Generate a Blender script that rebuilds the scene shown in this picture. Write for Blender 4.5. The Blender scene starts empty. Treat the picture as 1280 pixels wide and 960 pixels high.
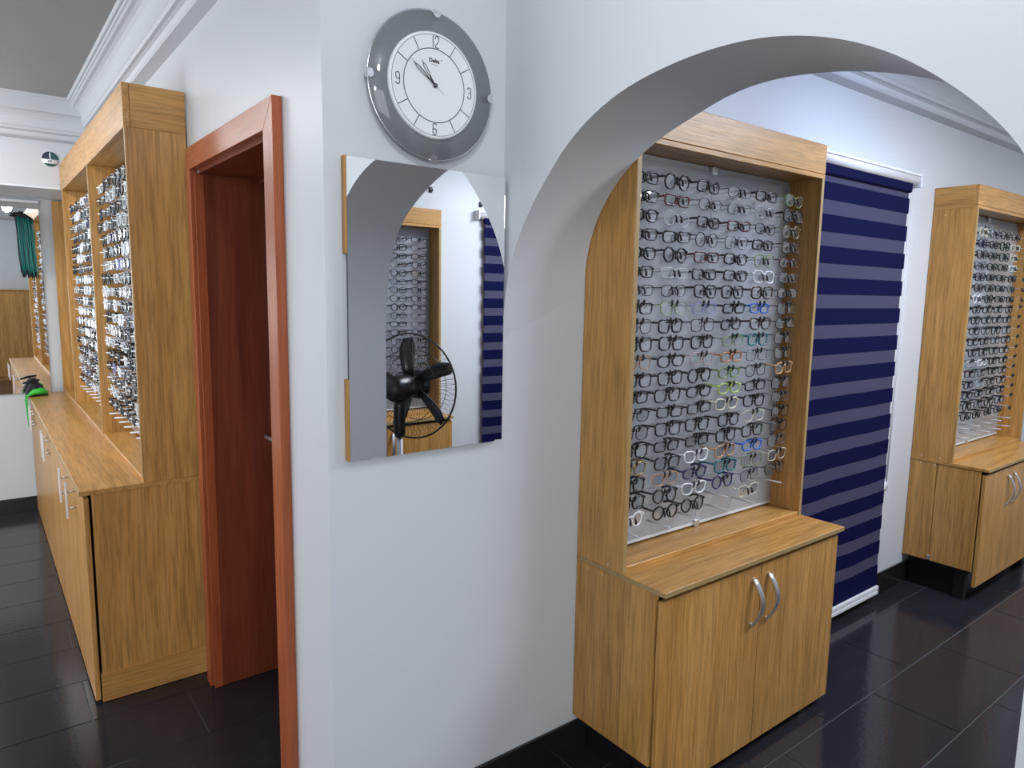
import bpy, bmesh, math, random
import numpy as np
from mathutils import Vector, Matrix

rnd = random.Random(7)
S = bpy.context.scene
COL = S.collection
PI = math.pi

# ------------------------------------------------------------------ camera
H = 1.55
def camera():
    yaw, pitch, roll = math.radians(37.646), math.radians(-7.408), math.radians(0.9245)
    f = Vector((math.sin(yaw)*math.cos(pitch), math.cos(yaw)*math.cos(pitch), math.sin(pitch)))
    r = Vector((math.cos(yaw), -math.sin(yaw), 0)); u = r.cross(f)
    c, s = math.cos(roll), math.sin(roll)
    r2 = c*r + s*u; u2 = -s*r + c*u
    cd = bpy.data.cameras.new('camera'); cam = bpy.data.objects.new('camera', cd)
    COL.objects.link(cam)
    cd.sensor_width = 36; cd.lens = 872.7/1280*36; cd.clip_start = 0.02
    m = Matrix((r2, u2, -f)).transposed().to_4x4(); m.translation = Vector((0, 0, H))
    cam.matrix_world = m
    S.camera = cam
camera()

# ------------------------------------------------------------------ world, exposure, lamps
w = bpy.data.worlds.new('world'); S.world = w; w.use_nodes = True
w.node_tree.nodes['Background'].inputs[0].default_value = (0.55, 0.62, 0.72, 1)
w.node_tree.nodes['Background'].inputs[1].default_value = 0.2
S.view_settings.view_transform = 'Standard'; S.view_settings.look = 'None'
S.view_settings.gamma = 1; S.view_settings.use_curve_mapping = False
S.view_settings.exposure = 0.50
LAMPS = [  # name, location, radius, watts, colour (bare ceiling bulbs)
    ('front_lamp',      (-0.95, -1.30, 2.25), 0.12, 30, (0.92, 0.96, 1.0)),
    ('arch_lamp',       (0.42, 0.62, 2.50), 0.05, 10, (0.92, 0.96, 1.0)),
    ('corridor_lamp',   (-0.25, 4.75, 2.48), 0.10, 2.5, (0.95, 0.98, 1.0)),
    ('arch_room_lamp',  (3.35, -0.40, 2.32), 0.12, 12, (0.86, 0.92, 1.0)),
]
for n, loc, rad, watts, c in LAMPS:
    ld = bpy.data.lights.new(n, 'POINT'); ld.shadow_soft_size = rad; ld.energy = watts; ld.color = c
    lo = bpy.data.objects.new(n, ld); lo.location = loc; COL.objects.link(lo)
AREAS = [  # unseen fills added to soften the light, plus ceiling lamps: name, location, rotation, sizes, watts, colour
    ('wall_wash_lamp',  (2.85, 0.95, 2.585), (0, 0, 0), 0.30, 0.22, 6, (0.42, 0.54, 1.0)),
    ('front_fill',  (-1.25, -2.95, 1.40), (90, 0, 0), 2.0, 2.0, 46, (0.93, 0.97, 1.0)),  # soft fill added behind the camera to even out the walls
    ('corridor_side_fill', (-2.35, 3.50, 1.40), (0, -90, 0), 1.9, 2.8, 48, (0.95, 0.98, 1.0)),  # unseen side fill added to brighten corridor cabinet and door wall
    ('arch_room_top_fill', (3.35, 0.15, 2.585), (0, 0, 0), 1.2, 0.6, 46, (0.90, 0.95, 1.0)),  # overhead fill added for softer light and brighter countertops
    ('far_room_panel', (5.4, 0.1, 2.585), (0, 0, 0), 0.6, 0.6, 16, (0.90, 0.95, 1.0)),
    ('corridor_top_fill', (-0.45, 3.85, 2.585), (0, 0, 0), 0.25, 1.2, 19, (0.97, 0.98, 1.0)),  # overhead fill added to brighten the corridor counter
]
for n, loc, rot, sx, sy, watts, c in AREAS:
    ld = bpy.data.lights.new(n, 'AREA'); ld.shape = 'RECTANGLE'; ld.size = sx; ld.size_y = sy; ld.energy = watts; ld.color = c
    lo = bpy.data.objects.new(n, ld); lo.location = loc; lo.rotation_euler = [math.radians(v) for v in rot]; COL.objects.link(lo)

# ------------------------------------------------------------------ materials
def new_mat(name):
    m = bpy.data.materials.new(name); m.use_nodes = True
    return m, m.node_tree.nodes, m.node_tree.links, m.node_tree.nodes['Principled BSDF']

def plain(name, c, rough=0.5, metal=0.0, coat=0.0, bump=0.0, bscale=60, var=0.0, vscale=3, spec=0.5):
    m, N, L, P = new_mat(name)
    P.inputs['Base Color'].default_value = (*c, 1); P.inputs['Roughness'].default_value = rough
    P.inputs['Metallic'].default_value = metal; P.inputs['Coat Weight'].default_value = coat
    P.inputs['Specular IOR Level'].default_value = spec
    if bump or var:
        tc = N.new('ShaderNodeTexCoord')
    if var:
        n = N.new('ShaderNodeTexNoise'); n.inputs['Scale'].default_value = vscale; n.inputs['Detail'].default_value = 4
        L.new(tc.outputs['Object'], n.inputs['Vector'])
        r = N.new('ShaderNodeMix'); r.data_type = 'RGBA'
        r.inputs[6].default_value = (*[x*(1-var) for x in c], 1); r.inputs[7].default_value = (*[min(1, x*(1+var)) for x in c], 1)
        L.new(n.outputs['Fac'], r.inputs[0]); L.new(r.outputs[2], P.inputs['Base Color'])
    if bump:
        n = N.new('ShaderNodeTexNoise'); n.inputs['Scale'].default_value = bscale; n.inputs['Detail'].default_value = 3
        L.new(tc.outputs['Object'], n.inputs['Vector'])
        b = N.new('ShaderNodeBump'); b.inputs['Strength'].default_value = bump; b.inputs['Distance'].default_value = 0.01
        L.new(n.outputs['Fac'], b.inputs['Height']); L.new(b.outputs['Normal'], P.inputs['Normal'])
    return m

def wood(name, axis, c1, c2, c3, rough=0.33, grain=0.9, bump=0.05):
    """grain runs along the given axis (0,1,2) in object space"""
    m, N, L, P = new_mat(name)
    tc = N.new('ShaderNodeTexCoord'); mp = N.new('ShaderNodeMapping')
    oi = N.new('ShaderNodeObjectInfo')
    ad = N.new('ShaderNodeVectorMath'); ad.operation = 'ADD'
    sc = N.new('ShaderNodeVectorMath'); sc.operation = 'SCALE'; sc.inputs[3].default_value = 7.0
    cb = N.new('ShaderNodeCombineXYZ')
    for i in range(3): L.new(oi.outputs['Random'], cb.inputs[i])
    L.new(cb.outputs[0], sc.inputs[0]); L.new(tc.outputs['Object'], ad.inputs[0]); L.new(sc.outputs[0], ad.inputs[1])
    s = [1.0, 1.0, 1.0]; s[axis] = 0.045
    mp.inputs['Scale'].default_value = s
    L.new(ad.outputs[0], mp.inputs['Vector'])
    n1 = N.new('ShaderNodeTexNoise'); n1.inputs['Scale'].default_value = 17; n1.inputs['Detail'].default_value = 3; n1.inputs['Distortion'].default_value = 1.2
    n2 = N.new('ShaderNodeTexNoise'); n2.inputs['Scale'].default_value = 150; n2.inputs['Detail'].default_value = 4
    L.new(mp.outputs[0], n1.inputs['Vector']); L.new(mp.outputs[0], n2.inputs['Vector'])
    r = N.new('ShaderNodeValToRGB')
    e = r.color_ramp.elements
    e[0].position = 0.32; e[0].color = (*c1, 1); e[1].position = 0.68; e[1].color = (*c3, 1)
    k = e.new(0.5); k.color = (*c2, 1)
    L.new(n1.outputs['Fac'], r.inputs[0])
    r2 = N.new('ShaderNodeValToRGB'); e = r2.color_ramp.elements
    v = 1-0.35*grain
    e[0].position = 0.36; e[0].color = (v, v, v, 1); e[1].position = 0.58; e[1].color = (1, 1, 1, 1)
    L.new(n2.outputs['Fac'], r2.inputs[0])
    mx = N.new('ShaderNodeMix'); mx.data_type = 'RGBA'; mx.blend_type = 'MULTIPLY'; mx.inputs[0].default_value = 1
    L.new(r.outputs[0], mx.inputs[6]); L.new(r2.outputs[0], mx.inputs[7]); L.new(mx.outputs[2], P.inputs['Base Color'])
    P.inputs['Roughness'].default_value = rough; P.inputs['Specular IOR Level'].default_value = 0.35
    b = N.new('ShaderNodeBump'); b.inputs['Strength'].default_value = bump; b.inputs['Distance'].default_value = 0.01
    L.new(n2.outputs['Fac'], b.inputs['Height']); L.new(b.outputs['Normal'], P.inputs['Normal'])
    return m

def thin_glass(name, tint, clear, gloss=0.03, refl=0.03, face=0.5):
    m, N, L, P = new_mat(name)
    N.remove(P)
    out = N['Material Output']
    t = N.new('ShaderNodeBsdfTransparent'); t.inputs[0].default_value = (*tint, 1)
    g = N.new('ShaderNodeBsdfGlossy'); g.inputs['Roughness'].default_value = gloss
    d = N.new('ShaderNodeBsdfDiffuse'); d.inputs[0].default_value = (*tint, 1)
    lw = N.new('ShaderNodeLayerWeight'); lw.inputs[0].default_value = 0.25
    fr = N.new('ShaderNodeMath'); fr.operation = 'MULTIPLY_ADD'; fr.inputs[1].default_value = face; fr.inputs[2].default_value = refl
    L.new(lw.outputs['Facing'], fr.inputs[0])
    m1 = N.new('ShaderNodeMixShader'); m1.inputs[0].default_value = clear
    L.new(d.outputs[0], m1.inputs[1]); L.new(t.outputs[0], m1.inputs[2])
    m2 = N.new('ShaderNodeMixShader'); L.new(fr.outputs[0], m2.inputs[0])
    L.new(m1.outputs[0], m2.inputs[1]); L.new(g.outputs[0], m2.inputs[2]); L.new(m2.outputs[0], out.inputs[0])
    return m

OAK = ((0.455, 0.226, 0.062), (0.535, 0.275, 0.078), (0.60, 0.320, 0.102))
M = {}
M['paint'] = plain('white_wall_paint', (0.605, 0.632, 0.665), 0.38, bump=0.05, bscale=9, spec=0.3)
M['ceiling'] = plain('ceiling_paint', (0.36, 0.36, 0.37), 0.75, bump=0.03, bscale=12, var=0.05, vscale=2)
M['cornice'] = plain('cornice_plaster', (0.60, 0.63, 0.67), 0.5)
M['tile'] = plain('charcoal_tile', (0.0195, 0.0185, 0.0245), 0.14, bump=0.04, bscale=55, var=0.22, vscale=11, spec=0.36)
M['grout'] = plain('grout', (0.10, 0.10, 0.105), 0.7)
M['skirting'] = plain('black_skirting_tile', (0.012, 0.012, 0.015), 0.22)
for a, k in enumerate('xyz'):
    M['oak_'+k] = wood('oak_laminate_'+k, a, *OAK)
M['oak_edge'] = plain('oak_edge_band', (0.36, 0.235, 0.095), 0.45, var=0.1, vscale=20)
M['mahog_z'] = wood('mahogany_veneer_z', 2, (0.140, 0.028, 0.013), (0.180, 0.039, 0.018), (0.215, 0.050, 0.023), rough=0.36, grain=0.5, bump=0.02)
M['mahog_trim_z'] = wood('mahogany_trim_z', 2, (0.31, 0.075, 0.026), (0.36, 0.092, 0.033), (0.40, 0.108, 0.042), rough=0.27, grain=0.5, bump=0.03)
M['mahog_trim_y'] = wood('mahogany_trim_y', 1, (0.31, 0.075, 0.026), (0.36, 0.092, 0.033), (0.40, 0.108, 0.042), rough=0.27, grain=0.5, bump=0.03)
M['chrome'] = plain('chrome', (0.75, 0.76, 0.78), 0.14, 1.0)
M['satin'] = plain('satin_nickel', (0.74, 0.74, 0.76), 0.42, 1.0)
M['panel'] = plain('grey_acrylic_panel', (0.39, 0.41, 0.445), 0.07, var=0.05, vscale=4, coat=0.3)
M['panel_left'] = plain('pale_acrylic_panel', (0.72, 0.75, 0.78), 0.12, 0.6)
M['panel_edge'] = plain('polished_panel_edge', (0.75, 0.77, 0.80), 0.25)
M['acrylic'] = plain('clear_grey_acrylic', (0.50, 0.53, 0.56), 0.15)
M['acrylic_white'] = plain('frosted_acrylic', (0.78, 0.80, 0.82), 0.2)
M['rubber'] = plain('black_rubber', (0.008, 0.008, 0.010), 0.45)
M['navy'] = plain('navy_fabric', (0.0045, 0.0062, 0.040), 0.7, bump=0.05, bscale=400, spec=0.04)
M['sheer'] = thin_glass('sheer_navy_fabric', (0.085, 0.085, 0.145), 0.25, 0.6, 0.0, 0.0)
M['blind_white'] = plain('blind_aluminium', (0.72, 0.73, 0.75), 0.35)
M['window_glass'] = plain('dusk_window_glass', (0.03, 0.035, 0.05), 0.1)
M['frame_white'] = plain('white_window_frame', (0.7, 0.72, 0.75), 0.4)
M['mirror'] = plain('mirror_silver', (0.88, 0.90, 0.91), 0.0, 1.0)
M['mirror_edge'] = plain('mirror_glass_edge', (0.03, 0.045, 0.045), 0.3)
M['lens'] = thin_glass('spectacle_lens', (0.97, 0.98, 0.985), 0.985, 0.02, 0.04)
M['smoked'] = thin_glass('smoked_clock_glass', (0.33, 0.36, 0.38), 0.45, 0.05)
M['dial'] = plain('clock_dial', (0.80, 0.83, 0.84), 0.3)
M['ink'] = plain('black_print', (0.012, 0.014, 0.018), 0.5)
M['ink_grey'] = plain('grey_print', (0.08, 0.09, 0.10), 0.5)
M['white'] = plain('white_print', (0.80, 0.82, 0.82), 0.5)
M['sign_green'] = plain('dark_green_print', (0.010, 0.075, 0.075), 0.4)
M['sign_navy'] = plain('navy_print', (0.018, 0.032, 0.07), 0.4)
M['fan_black'] = plain('black_fan_plastic', (0.010, 0.010, 0.012), 0.3)
M['teal_cord'] = plain('teal_cord', (0.005, 0.20, 0.18), 0.4)
M['teal_cord_dark'] = plain('dark_teal_cord', (0.003, 0.05, 0.05), 0.5)
M['green_cord'] = plain('green_cord', (0.012, 0.21, 0.03), 0.5)
M['green_bright'] = plain('bright_green_cloth', (0.035, 0.50, 0.04), 0.5)
M['net'] = plain('black_netting', (0.006, 0.006, 0.008), 0.7)
M['zinc'] = plain('zinc_screw', (0.6, 0.6, 0.6), 0.4, 0.8)
M['putty'] = plain('screw_cap', (0.55, 0.40, 0.22), 0.5)
FRAMECOL = {
    'black': (0.006, 0.006, 0.009), 'grey': (0.10, 0.11, 0.13), 'silver': (0.42, 0.44, 0.47), 'clear': (0.50, 0.53, 0.54),
    'dark red': (0.09, 0.008, 0.012), 'gold': (0.28, 0.22, 0.10), 'green': (0.16, 0.25, 0.09), 'white': (0.72, 0.74, 0.78),
    'brown': (0.045, 0.022, 0.015), 'lavender': (0.22, 0.24, 0.48), 'blue': (0.035, 0.12, 0.55), 'maroon': (0.05, 0.014, 0.025),
    'orange': (0.42, 0.17, 0.06), 'teal': (0.01, 0.13, 0.17), 'lime': (0.42, 0.58, 0.14), 'cream': (0.66, 0.62, 0.50),
    'tan': (0.50, 0.28, 0.14), 'navy': (0.012, 0.016, 0.075), 'purple': (0.03, 0.018, 0.10), 'pale pink': (0.42, 0.28, 0.26),
}
for k, c in FRAMECOL.items():
    M['fr_'+k] = plain('spectacle_frame_'+k.replace(' ', '_'), c, 0.22, 0.3 if k in ('silver', 'gold', 'grey') else 0.0)

# ------------------------------------------------------------------ mesh helpers
def box(bm, x0, x1, y0, y1, z0, z1, bev=0.0, mi=0):
    vs = [bm.verts.new(p) for p in ((x0,y0,z0),(x1,y0,z0),(x1,y1,z0),(x0,y1,z0),(x0,y0,z1),(x1,y0,z1),(x1,y1,z1),(x0,y1,z1))]
    fs = [bm.faces.new([vs[i] for i in q]) for q in ((0,3,2,1),(4,5,6,7),(0,1,5,4),(1,2,6,5),(2,3,7,6),(3,0,4,7))]
    for f in fs: f.material_index = mi
    if bev > 0:
        es = set()
        for f in fs: es.update(f.edges)
        bmesh.ops.bevel(bm, geom=list(es), offset=bev, segments=1, affect='EDGES', profile=0.5)

def tube(bm, pts, r, seg=6, closed=False, mi=0, cap=True, rz=None):
    """tube along a poly-line; r is a radius or list"""
    pts = [Vector(p) for p in pts]; n = len(pts)
    rs = r if isinstance(r, (list, tuple)) else [r]*n
    rings = []; prev = None
    for i, p in enumerate(pts):
        if closed: t = pts[(i+1) % n]-pts[i-1]
        else: t = pts[min(i+1, n-1)]-pts[max(i-1, 0)]
        t.normalize()
        if prev is None:
            a = Vector((0, 0, 1)) if abs(t.z) < 0.9 else Vector((0, 1, 0))
            u = t.cross(a).normalized()
        else:
            u = (prev - t*prev.dot(t)).normalized()
        v = t.cross(u); prev = u
        rings.append([bm.verts.new(p+(u*math.cos(2*PI*k/seg)+v*math.sin(2*PI*k/seg))*rs[i]) for k in range(seg)])
    m = n if closed else n-1
    for i in range(m):
        A, B = rings[i], rings[(i+1) % n]
        off = 0
        if closed and i == n-1:   # align the last ring with the first
            off = min(range(seg), key=lambda o: (A[0].co-B[o].co).length)
        for k in range(seg):
            f = bm.faces.new((A[k], A[(k+1) % seg], B[(k+1+off) % seg], B[(k+off) % seg])); f.smooth = True; f.material_index = mi
    if cap and not closed:
        for R in (rings[0][::-1], rings[-1]):
            f = bm.faces.new(R); f.material_index = mi

def lathe(bm, prof, seg=24, mat=None, mi=0, smooth=True):
    """profile of (radius, height) turned about z, then moved by matrix"""
    mat = mat or Matrix()
    rings = []
    for r, z in prof:
        if r < 1e-6: rings.append([bm.verts.new(mat @ Vector((0, 0, z)))])
        else: rings.append([bm.verts.new(mat @ Vector((r*math.cos(2*PI*k/seg), r*math.sin(2*PI*k/seg), z))) for k in range(seg)])
    for A, B in zip(rings, rings[1:]):
        for k in range(seg):
            a = [A[k % len(A)], A[(k+1) % seg % len(A)], B[(k+1) % seg % len(B)], B[k % len(B)]]
            q = list(dict.fromkeys(a))
            if len(q) > 2:
                f = bm.faces.new(q); f.smooth = smooth; f.material_index = mi

def prism(bm, poly, z0, z1, mat=None, mi=0):
    mat = mat or Matrix()
    a = [bm.verts.new(mat @ Vector((x, y, z0))) for x, y in poly]; b = [bm.verts.new(mat @ Vector((x, y, z1))) for x, y in poly]
    n = len(poly)
    fs = [bm.faces.new(a[::-1]), bm.faces.new(b)]
    for i in range(n): fs.append(bm.faces.new((a[i], a[(i+1) % n], b[(i+1) % n], b[i])))
    for f in fs: f.material_index = mi

def to_mesh(name, bm, mats, recalc=True):
    if recalc: bmesh.ops.recalc_face_normals(bm, faces=bm.faces)
    me = bpy.data.meshes.new(name); bm.to_mesh(me); bm.free()
    for m in (mats if isinstance(mats, (list, tuple)) else [mats]): me.materials.append(M[m] if isinstance(m, str) else m)
    return me

def obj(name, me, parent=None, loc=(0, 0, 0), rot=(0, 0, 0)):
    o = bpy.data.objects.new(name, me); COL.objects.link(o)
    o.location = loc; o.rotation_euler = rot
    if parent is not None: o.parent = parent
    return o

def bobj(name, bm, mats, parent=None, loc=(0, 0, 0), rot=(0, 0, 0)):
    return obj(name, to_mesh(name, bm, mats), parent, loc, rot)

def bx(name, mats, parent, x0, x1, y0, y1, z0, z1, bev=0.0015):
    bm = bmesh.new(); box(bm, x0, x1, y0, y1, z0, z1, bev)
    return bobj(name, bm, mats, parent)

def thing(name, label, cat, loc=(0, 0, 0), rz=0, group=None):
    o = obj(name, None, None, loc, (0, 0, rz)); o.empty_display_size = 0.1
    return tag(o, label, cat, group)

def tag(o, label, cat, group=None):
    o['label'] = label; o['category'] = cat
    if group: o['group'] = group
    return o

def struct(o, label=None, cat=None):
    o['kind'] = 'structure'
    if label: o['label'] = label
    if cat: o['category'] = cat
    return o

# ------------------------------------------------------------------ room shell
WX = 0.672      # corridor face of the door wall
WY = 1.607      # face of the long display wall
ZC = 2.62       # ceiling
XL, XR = -2.4, 6.4
YB, YBR = -3.0, -1.204   # walls behind the camera: left part, arch room part
YF = 5.75       # end wall of the corridor
AX0, AX1 = 1.2, 1.515    # arch wall faces
DY0, DY1, DZ = 1.945, 2.735, 1.975   # door opening

def wall(name, boxes, label, mat='paint'):
    bm = bmesh.new()
    for b in boxes: box(bm, *b)
    return struct(bobj(name, bm, mat), label, 'wall')

wall('wall_display', [(WX, XR, WY, WY+0.10, 0, ZC)], 'white painted wall carrying the clock, the wall mirror and the display cabinets')
wall('wall_door', [(WX, WX+0.28, WY+0.10, DY0, 0, ZC), (WX, WX+0.28, DY0, DY1, DZ, ZC), (WX, WX+0.28, DY1, YF, 0, ZC)],
     'white painted corridor wall with the red brown doorway')
wall('wall_end', [(XL, WX+0.10, YF, YF+0.1, 0, ZC)], 'white end wall of the corridor behind the large mirror')
wall('wall_left', [(XL-0.1, XL, YB, YF, 0, ZC)], 'white wall on the left of the front room')
wall('wall_back', [(XL, AX0, YB-0.1, YB, 0, ZC)], 'white wall behind the camera')
wall('wall_opposite', [(AX1, XR, YBR-0.1, YBR, 0, ZC)], 'white wall opposite the display wall seen in the mirror')
wall('wall_right', [(XR, XR+0.1, YBR, WY+0.1, 0, ZC)], 'white wall at the right end of the arch room')
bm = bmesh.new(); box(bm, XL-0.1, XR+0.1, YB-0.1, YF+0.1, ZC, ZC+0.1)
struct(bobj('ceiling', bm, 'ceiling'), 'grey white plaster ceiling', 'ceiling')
# bulkhead over the end of the corridor
wall('wall_bulkhead', [(XL, WX, 5.05, YF, 2.125, ZC)], 'white bulkhead above the corridor mirror with the round sign')
bx('trim_1', 'panel_edge', None, XL, 0.47, 5.04, 5.052, 2.118, 2.130)['kind'] = 'structure'

# arch wall
def smooth_curve(P, n):
    P = np.array(P, float)
    d = np.r_[0, np.cumsum(np.hypot(*np.diff(P, axis=0).T))]; d /= d[-1]
    t = np.linspace(0, 1, n); out = np.zeros((n, 2))
    m = np.gradient(P, d, axis=0)
    for i, x in enumerate(t):
        k = min(np.searchsorted(d, x, side='right')-1, len(d)-2); h = d[k+1]-d[k]; s = (x-d[k])/h
        out[i] = ((2*s**3-3*s**2+1)*P[k] + (s**3-2*s**2+s)*h*m[k] + (-2*s**3+3*s**2)*P[k+1] + (s**3-s**2)*h*m[k+1])
    for _ in range(2): out[1:-1] = (out[:-2]+2*out[1:-1]+out[2:])/4
    return out
near = [(1.618,1.20),(1.612,1.35),(1.602,1.47),(1.588,1.57),(1.563,1.650),(1.510,1.745),(1.443,1.826),(1.321,1.938),(1.172,2.007),(1.052,2.030),(0.906,2.038),(0.797,2.028),
        (0.714,2.008),(0.639,1.98),(0.569,1.943),(0.504,1.897),(0.431,1.832),(0.376,1.767),(0.335,1.67),(0.312,1.56),(0.303,1.45),(0.300,1.30),(0.300,1.20)]
far = [(1.618,1.36),(1.611,1.50),(1.603,1.60),(1.588,1.695),(1.543,1.795),(1.452,1.897),(1.361,1.955),(1.197,2.016),(1.112,2.041),(1.01,2.053),(0.896,2.046),(0.802,2.03),
       (0.723,2.009),(0.65,1.983),(0.609,1.965),(0.526,1.925),(0.41,1.85),(0.32,1.74),(0.270,1.60),(0.250,1.45),(0.245,1.30),(0.245,1.20)]
n = 90; A = smooth_curve(near, n); B = smooth_curve(far, n)
bm = bmesh.new()
def strip(P, Q, smooth=False):
    a = [bm.verts.new(p) for p in P]; b = [bm.verts.new(p) for p in Q]
    for i in range(len(a)-1):
        f = bm.faces.new((a[i], a[i+1], b[i+1], b[i])); f.smooth = smooth
pn = [(AX0, y, z) for y, z in A]; pf = [(AX1, y, z) for y, z in B]
strip(pn+[(AX0, 0.30, 0)], pf+[(AX1, 0.245, 0)], True)
strip(pn, [(AX0, y, ZC) for y, z in A]); strip(pf, [(AX1, y, ZC) for y, z in B])
for x, y in ((AX0, 0.30), (AX1, 0.245)):
    strip([(x, y, 0), (x, y, ZC)], [(x, YB, 0), (x, YB, ZC)])
strip([(AX0, YB, 0), (AX0, YB, ZC)], [(AX1, YB, 0), (AX1, YB, ZC)])
strip([(AX0, WY, ZC), (AX0, YB, ZC)], [(AX1, WY, ZC), (AX1, YB, ZC)])
struct(bobj('wall_arch', bm, 'paint'), 'white partition wall pierced by a wide rounded archway', 'wall')

# cornices: (projection, height) profile swept along walls
CP = [(0, 2.442), (0.046, 2.450), (0.052, 2.458), (0.056, 2.474), (0.066, 2.480), (0.078, 2.482), (0.082, 2.494), (0.088, 2.500)]
CP += [(0.088+0.05*(1-math.cos(a)), 2.500+0.082*math.sin(a)) for a in np.linspace(0.25, PI/2, 6)]
CP += [(0.139, 2.598), (0.146, 2.600), (0.149, 2.606), (0.158, 2.607), (0.161, 2.614), (0.164, 2.62)]
def cornice(name, p0, p1, nrm, m0=0, m1=0, dz=0):
    """runs from p0 to p1, projecting along nrm; m0/m1: mitre (+1 shortens with projection)"""
    bm = bmesh.new(); d = (Vector(p1)-Vector(p0)).normalized()
    rows = []
    for e, (p, mm) in enumerate(((p0, m0), (p1, -m1))):
        rows.append([bm.verts.new((p[0]+nrm[0]*q+d.x*q*mm, p[1]+nrm[1]*q+d.y*q*mm, z+dz*(1 if z < 2.6 else 0))) for q, z in CP])
    for i in range(len(CP)-1):
        bm.faces.new((rows[0][i], rows[0][i+1], rows[1][i+1], rows[1][i]))
    return struct(bobj(name, bm, 'cornice'), 'white stepped plaster cornice', 'cornice')
cornice('trim_2', (WX, WY), (WX, 5.05), (-1, 0), 0, 0)
cornice('trim_3', (XL, 5.05), (WX, 5.05), (0, -1), 0, 0, -0.05)
cornice('trim_4', (AX1, WY), (XR, WY), (0, -1), 0, 1)
cornice('trim_5', (XR, YBR), (XR, WY), (-1, 0), 1, 1)
cornice('trim_6', (AX1, YBR), (XR, YBR), (0, 1), 0, 1)

# floor: grout bed with every tile laid on it
TP, TL = 0.3175, 0.632
floor = None
bm = bmesh.new(); box(bm, XL, XR, YB, YF, -0.06, -0.0025)
floor = struct(bobj('floor', bm, 'grout'), 'dark charcoal rectangular floor tiles in a running bond', 'floor')
_tm = {}
def tile(x0, x1, y0, y1):
    k = (round(x1-x0, 4), round(y1-y0, 4))
    if k not in _tm:
        bm = bmesh.new(); a, b = k[0]/2, k[1]/2
        lo = [bm.verts.new(p) for p in ((-a,-b,-.006),(a,-b,-.006),(a,b,-.006),(-a,b,-.006))]
        mi = [bm.verts.new(p) for p in ((-a,-b,-.0012),(a,-b,-.0012),(a,b,-.0012),(-a,b,-.0012))]
        c = .0012
        hi = [bm.verts.new(p) for p in ((-a+c,-b+c,0),(a-c,-b+c,0),(a-c,b-c,0),(-a+c,b-c,0))]
        for A_, B_ in ((lo, mi), (mi, hi)):
            for i in range(4): bm.faces.new((A_[i], A_[(i+1) % 4], B_[(i+1) % 4], B_[i]))
        bm.faces.new(hi)
        _tm[k] = to_mesh('tile', bm, 'tile')
    o = obj('tile', _tm[k], floor, ((x0+x1)/2, (y0+y1)/2, rnd.uniform(-0.0004, 0)))
def tiles(xa, xb, ya, yb, phase):
    j0 = math.floor((ya-0.853)/TP); 
    for j in range(j0, j0+60):
        y0 = 0.853+j*TP; y1 = y0+TP
        if y0 >= yb: break
        ph = phase + (TL/2 if j % 2 else 0)
        i0 = math.floor((xa-ph)/TL)
        for i in range(i0, i0+60):
            x0 = ph+i*TL; x1 = x0+TL
            if x0 >= xb: break
            X0, X1, Y0, Y1 = max(x0, xa), min(x1, xb), max(y0, ya), min(y1, yb)
            if X1-X0 < 0.015 or Y1-Y0 < 0.015: continue
            g = 0.0013
            tile(X0+g, X1-g, Y0+g, Y1-g)
tiles(-1.0, WX+0.27, WY, YF, 0.563-TL/2)
tiles(-1.0, 5.6, -0.75, WY, 2.10)
bm = bmesh.new()      # the unseen rest of the floor: same paving, joined
for xa, xb, ya, yb in ((XL, -1.0, YB, YF), (-1.0, AX0, YB, -0.75), (AX1, XR, YBR, -0.75), (5.6, XR, -0.75, WY)):
    y = ya
    while y < yb-0.01:
        x = xa
        while x < xb-0.01:
            box(bm, x+.0013, min(x+TL, xb)-.0013, y+.0013, min(y+TP, yb)-.0013, -0.006, 0)
            x += TL
        y += TP
o = bobj('tile_field', bm, 'tile', floor); o['kind'] = 'stuff'

def skirting(name, p0, p1, nrm, h=0.118, t=0.010, first=0.30):
    L_ = math.hypot(p1[0]-p0[0], p1[1]-p0[1]); d = ((p1[0]-p0[0])/L_, (p1[1]-p0[1])/L_)
    root = obj(name, None, None, (p0[0], p0[1], 0)); struct(root, 'black tile skirting', 'skirting')
    s = 0; step = first
    while s < L_-0.01:
        e = min(s+step, L_); g = 0.001
        xs = sorted((d[0]*(s+g), d[0]*(e-g)+nrm[0]*t)) if abs(d[0]) > .5 else sorted((0.0, nrm[0]*t))
        ys = sorted((d[1]*(s+g), d[1]*(e-g))) if abs(d[1]) > .5 else sorted((0.0, nrm[1]*t))
        bx('skirting_tile', 'skirting', root, xs[0], xs[1], ys[0], ys[1], 0.0, h, 0.0012)
        s = e; step = TL
    return root
skirting('baseboard_display', (WX, WY), (XR, WY), (0, -1), first=0.20)
skirting('baseboard_end', (XL, YF), (0.27, YF), (0, -1), h=0.10)
skirting('baseboard_opposite', (AX1, YBR), (XR, YBR), (0, 1))

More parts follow.
